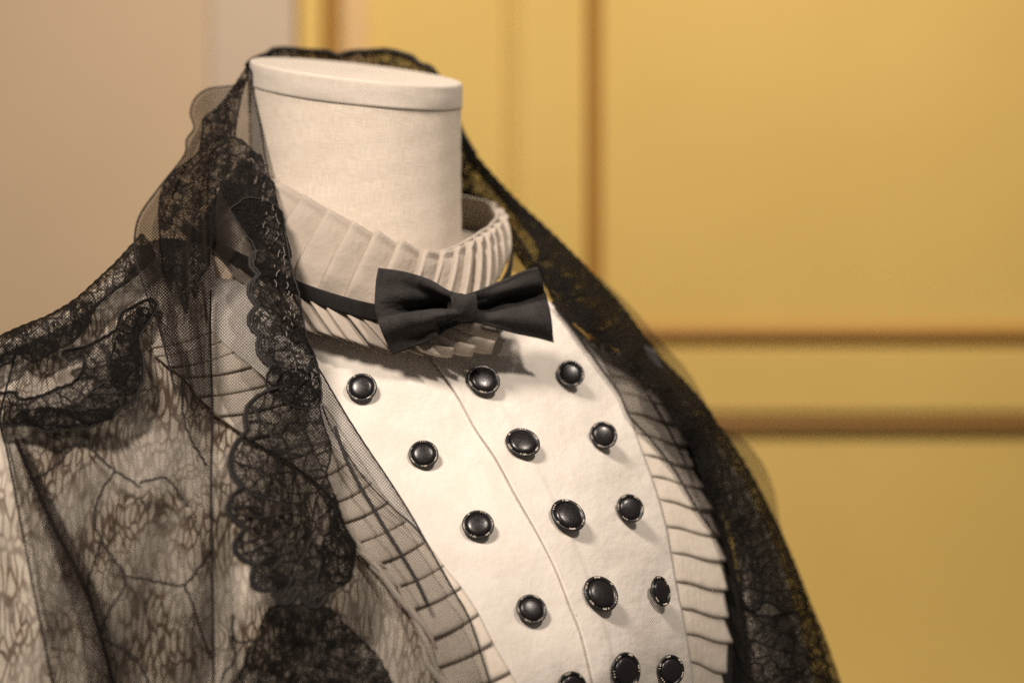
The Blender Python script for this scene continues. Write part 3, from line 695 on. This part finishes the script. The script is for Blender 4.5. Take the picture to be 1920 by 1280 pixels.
# lace worked into the drape and hanging down the front edge
def motif(poly, mat, off, amp, pitch, seed, label=None, rimw=9, step=9, cordr=0.0005):
    pl = scallop(poly, amp, pitch, seed)
    o = fill('lace_motif', pl, mat, shawl, S, lambda x, y: off + 0.9 * math.sin(x * 0.11 + seed) * math.cos(y * 0.09 + seed), step, rimw)
    if cordr: cord('motif_cord', [tuple(p) for p in pl[::2]], S, off - 0.8, cordr, CORD, o, closed=True, n=len(pl))
    if label: o['label'] = label
    return o
A1 = [(463, 122), (447, 147), (430, 172), (418, 188), (405, 203), (380, 222), (377, 250), (370, 285), (349, 303), (320, 325), (303, 353), (297, 381), (297, 428), (300, 469), (306, 510), (318, 545), (326, 520), (336, 560), (350, 590), (356, 548), (368, 562), (378, 520), (392, 500), (396, 470), (402, 430), (404, 385), (409, 350), (425, 380), (445, 415), (475, 462), (500, 470), (546, 486), (536, 434), (524, 390), (517, 359), (514, 341), (502, 331), (492, 294), (477, 284), (455, 262), (443, 256), (446, 225), (455, 178), (469, 131)]
motif(A1, LACED, -7, 1.2, 12, 1, 'dense black lace rising beside the neck', rimw=4, cordr=0)
for k_, (fa, fb_) in enumerate([([(425, 180), (392, 260), (352, 360), (340, 470), (352, 600), (372, 740)], [(436, 190), (408, 270), (374, 370), (366, 470), (372, 600), (390, 740)]), ([(372, 240), (318, 345), (286, 430), (296, 540), (326, 660), (345, 740)], [(380, 250), (334, 350), (304, 430), (314, 540), (338, 660), (352, 740)]), ([(385, 300), (372, 400), (380, 520), (388, 640), (392, 740)], [(392, 300), (392, 400), (396, 520), (397, 640), (399, 740)])]):
    ruled('tulle_fold', fa, fb_, 60, 10, TULLE3, shawl, S, lambda u, v: -6 - 5 * math.sin(math.pi * v))
A2 = [(430, 392), (455, 432), (478, 466), (475, 505), (482, 516), (471, 545), (478, 574), (473, 600), (478, 622), (488, 632), (490, 665), (505, 688), (498, 712), (508, 740), (560, 765), (601, 757), (599, 700), (590, 665), (577, 635), (570, 602), (560, 547), (550, 515), (536, 440), (525, 392), (470, 370)]
motif(A2, LACED, -10, 2.0, 15, 2, 'black lace edging hanging down from the neck', rimw=5, cordr=0.0004)
CUSP = [(517, 728), (462, 808), (452, 914), (460, 991), (476, 1060), (508, 1104), (558, 1110), (612, 1116)]
MIDS = [(466, 758), (430, 862), (426, 954), (438, 1030), (474, 1100), (532, 1134), (588, 1140)]
def arcpts(c0, m, c1, n=7):
    c0, m, c1 = map(lambda q: np.array(q, float), (c0, m, c1)); k = 2 * m - (c0 + c1) / 2
    return [tuple((1 - t) ** 2 * c0 + 2 * t * (1 - t) * k + t * t * c1) for t in np.linspace(0, 1, n)]
LOBES = [arcpts(CUSP[i], MIDS[i], CUSP[i + 1]) for i in range(7)]
Bm = [p for l in LOBES for p in l[:-1]] + [(612, 1116), (637, 1102), (660, 1084), (664, 1046), (669, 1022), (660, 1005), (646, 981), (636, 950), (624, 916), (614, 887), (620, 866), (622, 834), (611, 803), (601, 762), (601, 706), (560, 690), (528, 700)]
motif(Bm, LACE, -9, 0.8, 14, 3, 'broad scalloped lace flower hanging over the breast', rimw=7, cordr=0)
motif([(630, 925), (612, 945), (618, 985), (600, 1030), (612, 1080), (640, 1098), (662, 1075), (668, 1025), (655, 1000), (643, 968)], LACED, -14, 2.0, 16, 15, None, rimw=8, cordr=0)
motif([(503, 1136), (487, 1170), (486, 1192), (469, 1208), (459, 1230), (450, 1345), (760, 1345), (742, 1290), (715, 1235), (684, 1200), (650, 1170), (623, 1140), (570, 1130)], LACED, -10, 3.0, 24, 6, 'dark lace at the hem, also standing for the shade there', rimw=8, cordr=0)  # dense lace spread over the bottom, its black also stands for shade
# veins fanning through the big flower
for k_, (x0, y0, x1, y1, bx) in enumerate([(520, 940, 446, 905, -6), (545, 960, 450, 965, -8), (555, 985, 455, 1040, -8), (570, 1000, 485, 1100, -4), (585, 1010, 530, 1118, 4), (605, 1020, 580, 1128, 6), (500, 800, 462, 790, 5)]):
    cord('vein_cord', [(x0, y0), ((x0 + x1) / 2 + bx, (y0 + y1) / 2 - bx), (x1, y1)], S, -9.6, 0.0006, CORD, shawl, wob=1.4, seed=k_)
for k_, ln in enumerate(LOBES + [arcpts((482, 470), (468, 492), (484, 516)), arcpts((484, 516), (466, 545), (482, 573)), arcpts((482, 573), (466, 602), (486, 630)), arcpts((486, 630), (484, 662), (508, 688))]):
    for q_ in range(2): cord('lobe_cord', [(x + 6 * q_, y - 2 * q_) for x, y in ln], S, -10.2, 0.0010 - 0.0004 * q_, CORD, shawl, n=22, wob=0.9, seed=k_ + q_)
    if k_ < 7:
        m_ = ln[3]; cx_, cy_ = 560 + 30 * (k_ > 3), 900 + 25 * k_
        cord('vein_cord', [ln[3], ((m_[0] * 2 + cx_) / 3 + 4, (m_[1] * 2 + cy_) / 3 - 4), ((m_[0] + cx_) / 2, (m_[1] + cy_) / 2)], S, -9.8, 0.0006, CORD, shawl, wob=1.0, seed=k_)
# shoulder lace
U1 = [(-150, 700), (0, 628), (50, 606), (90, 590), (140, 560), (185, 520), (215, 492), (252, 452), (268, 440), (292, 478), (270, 503), (240, 530), (215, 546), (180, 578), (166, 606), (140, 640), (112, 655), (82, 672), (60, 680), (32, 665), (12, 684), (-150, 740)]
motif(U1, LACED, -2, 2.0, 18, 7, 'dark lace band along the shoulder line', rimw=10, cordr=0)
D1 = [(115, 665), (122, 656), (155, 650), (178, 640), (200, 628), (219, 614), (225, 590), (247, 575), (281, 560), (296, 574), (274, 612), (262, 634), (269, 672), (270, 712), (260, 731), (256, 750), (240, 760), (219, 772), (214, 781), (186, 791), (162, 804), (120, 802), (100, 809), (80, 808), (68, 800), (50, 795), (25, 797), (-10, 792), (-10, 742), (12, 735), (32, 735), (39, 747), (80, 740), (107, 727), (135, 717), (152, 697), (157, 675), (147, 671), (130, 677)]
motif(D1, LACE, -3, 2.6, 16, 8, 'lobed lace leaf on the near shoulder', rimw=13)
motif([(215, 640), (232, 600), (270, 575), (280, 590), (258, 630), (262, 690), (250, 735), (225, 740), (205, 690)], LACED, -5, 2, 16, 9, None, rimw=8, cordr=0)
motif([(40, 770), (90, 762), (150, 770), (200, 765), (205, 785), (120, 800), (60, 796), (20, 792)], LACED, -5, 2, 16, 19, None, rimw=8, cordr=0)
for k_, ln in enumerate([[(152, 825), (180, 850), (202, 872), (215, 882), (196, 910), (181, 945), (178, 980), (190, 1012), (215, 1050), (232, 1076), (228, 1110), (206, 1140), (190, 1190)],
    [(232, 1080), (270, 1085), (310, 1093), (345, 1096), (375, 1060), (396, 1030)], [(345, 1096), (360, 1130), (376, 1180), (396, 1235)], [(215, 882), (245, 900), (262, 915)], [(190, 1012), (175, 1060), (165, 1100), (190, 1190)],
    [(340, 705), (344, 780), (362, 830), (388, 872)], [(260, 905), (300, 895), (315, 898), (340, 930), (352, 950)], [(190, 1195), (250, 1230), (285, 1290)], [(150, 780), (165, 740), (200, 715), (232, 700)], [(105, 735), (140, 755), (180, 765), (225, 745)], [(165, 735), (190, 738), (230, 735)],
    [(60, 900), (95, 880), (150, 826)], [(432, 1190), (440, 1235), (420, 1262), (412, 1290)], [(437, 1150), (440, 1200), (480, 1200)]]):
    cord('embroidery_line', ln, S, 0.5 if k_ < 8 else -4, 0.00055, CORD, shawl, wob=1.2, seed=k_)
# little silk loops worked into the front edging
for k_ in range(46):
    t = k_ / 45; q = on(cr([(500, 300, 0), (520, 390, 0), (535, 450, 0), (545, 520, 0), (560, 590, 0), (575, 660, 0), (590, 720, 0)], NT), t)
    x = q[0] + rn.uniform(-34, 2); y = q[1] + rn.uniform(-6, 6); L = rn.uniform(5, 14); a = rn.uniform(0.9, 2.2)
    cord('silk_stitch', [(x, y), (x + L * 0.5 * math.cos(a) + rn.uniform(-3, 3), y + L * 0.5 * math.sin(a)), (x + L * math.cos(a), y + L * math.sin(a))], S, -11.8, 0.00035, SILK, shawl, n=6)

# back of the shawl standing behind the neck
bt = [(463, 122, 0), (474, 112, 35), (500, 101, 66), (516, 92, 74), (545, 92, 80), (580, 95, 84), (615, 97, 86), (632, 104, 86), (660, 97, 88), (690, 96, 88), (722, 94, 88), (748, 99, 86), (775, 108, 84), (785, 119, 82), (812, 131, 78), (842, 185, 84), (868, 250, 88), (892, 290, 90)]
bb = [(470, 330, 6), (480, 330, 40), (505, 330, 62), (520, 330, 70), (545, 330, 76), (580, 335, 80), (615, 337, 82), (632, 340, 82), (660, 345, 84), (690, 350, 84), (722, 355, 84), (748, 360, 82), (775, 365, 96), (785, 370, 98), (812, 380, 100), (835, 400, 100), (862, 420, 100), (885, 440, 98)]
part(ruled('back_collar', bt, bb, 80, 20, LACEO, shawl, None, None, 0, None), 'lace edge standing up behind the neck cap')
ruled('back_collar', bt, bb, 80, 12, TULLE2, shawl, None, lambda u, v: 6)
cord('scallop_cord', bt, None, 0, 0.0014, CORD, shawl, n=120, wob=0.6)
cord('scallop_cord', [(x, y + 8, d) for x, y, d in bt[2:15]], None, 1, 0.0007, CORD, shawl, n=90, wob=1.2)

# far side of the shawl over the other shoulder
FO = [(862, 240, 92), (886, 280, 92), (904, 305, 90), (969, 376, 82), (1035, 437, 72), (1105, 507, 66), (1166, 573, 70), (1236, 665, 70), (1289, 721, 70), (1341, 787, 70), (1400, 872, 70), (1442, 948, 66), (1482, 1032, 60), (1522, 1132, 52), (1550, 1200, 46), (1600, 1345, 40)]
FI = [(860, 380, 100), (872, 400, 98), (885, 420, 92), (930, 470, 70), (965, 510, 40), (1020, 550, 14), (1080, 610, -4), (1140, 660, -6), (1205, 712, -2), (1266, 786, 2), (1302, 868, 4), (1340, 960, -2), (1366, 1050, -8), (1382, 1140, -16), (1390, 1210, -22), (1402, 1345, -30)]
part(ruled('far_drape', FO, FI, 120, 30, TULLE, shawl, None, lambda u, v: -30 * math.sin(math.pi * v) * sstep(u, 0.2, 0.45) + 1.5 * math.sin(17 * v + 8 * u)), 'net falling over the far shoulder')
ruled('far_drape', FO, [(x - 70, y + 40, d + 130) for x, y, d in FO], 90, 12, LACEO, shawl, None, lambda u, v: -16 * v * (1 - v))
F = TPS([(x, y, d - 9) for x, y, d in FO] + [(x, y, d - 9) for x, y, d in FI] + [((a[0] + b[0]) / 2, (a[1] + b[1]) / 2, (a[2] + b[2]) / 2 - (40 if a[0] > 1030 else 8)) for a, b in zip(FO, FI)] + [(1360, 700, 78), (1480, 880, 84), (1560, 1100, 66), (1200, 560, 76)], 0.002)
def fmotif(poly, mat, off, amp, pitch, seed, label=None, rimw=10, step=11):
    pl = scallop(poly, amp, pitch, seed); o = fill('lace_motif', pl, mat, shawl, F, lambda x, y: off + 1.0 * math.sin(x * 0.1 + seed) * math.cos(y * 0.08), step, rimw)
    if label: o['label'] = label
    return o
fmotif([(866, 250), (904, 303), (969, 374), (1035, 435), (1105, 505), (1166, 571), (1236, 665), (1289, 719), (1341, 787), (1336, 860), (1322, 900), (1300, 850), (1264, 795), (1236, 740), (1200, 690), (1150, 650), (1096, 620), (1050, 584), (1024, 540), (1003, 502), (1010, 470), (980, 425), (930, 365), (890, 320), (868, 285)], LACEF, -3, 2.2, 20, 41, 'dark lace border over the far shoulder', 12)
fmotif([(868, 352), (900, 366), (930, 384), (958, 424), (985, 462), (1006, 500), (1000, 520), (975, 490), (940, 440), (915, 408), (868, 372)], LACED, -1, 1.5, 16, 42, None, 10)
fmotif([(1290, 722), (1341, 787), (1400, 872), (1440, 948), (1480, 1034), (1504, 1100), (1515, 1140), (1470, 1150), (1440, 1130), (1410, 1150), (1385, 1120), (1366, 1030), (1345, 960), (1318, 900), (1300, 840)], LACEG, -2, 3, 24, 43, 'far lace flower, out of focus', 14)
fmotif([(1385, 1120), (1420, 1150), (1470, 1150), (1515, 1142), (1535, 1185), (1560, 1345), (1405, 1345), (1396, 1200)], LACEG, 0, 3, 24, 44, None, 12)
# sheer overhang outside the lace
ruled('far_drape', [(1120, 515, 66), (1180, 570, 72), (1240, 640, 76), (1290, 695, 78), (1322, 752, 78), (1345, 800, 76)], [(1110, 515, 70), (1150, 570, 74), (1210, 640, 76), (1260, 705, 78), (1300, 752, 78), (1330, 800, 76)], 40, 10, TULLE, shawl, None, lambda u, v: 12 * v - 14 * math.sin(math.pi * v))
ruled('far_drape', [(1340, 790, 80), (1392, 822, 86), (1430, 868, 90), (1452, 920, 90), (1462, 975, 88), (1476, 1040, 80)], [(1320, 800, 74), (1360, 850, 78), (1395, 900, 80), (1420, 950, 78), (1440, 1000, 76), (1455, 1060, 70)], 40, 12, TULLE, shawl, None, lambda u, v: -12 * math.sin(math.pi * v))
# net over the far frill with its thin edge
TE = [(1034, 566), (1075, 616), (1120, 680), (1160, 736), (1180, 780), (1222, 826), (1264, 880), (1290, 925), (1315, 965), (1346, 1008)]
TO = [(1060, 560), (1115, 620), (1170, 680), (1225, 730), (1260, 775), (1290, 820), (1315, 870), (1335, 925), (1350, 970), (1360, 1012)]
part(ruled('tulle_sheet', TE, TO, 60, 14, TULLE, shawl, B, lambda u, v: -9 - 4 * math.sin(math.pi * v)), 'net laid over the far frill')
cord('edge_thread', TE, B, -8.5, 0.0006, CORD, shawl)
cord('tulle_fold', [(1215, 740), (1240, 780), (1268, 832), (1290, 880)], B, -10, 0.0006, CORD, shawl)
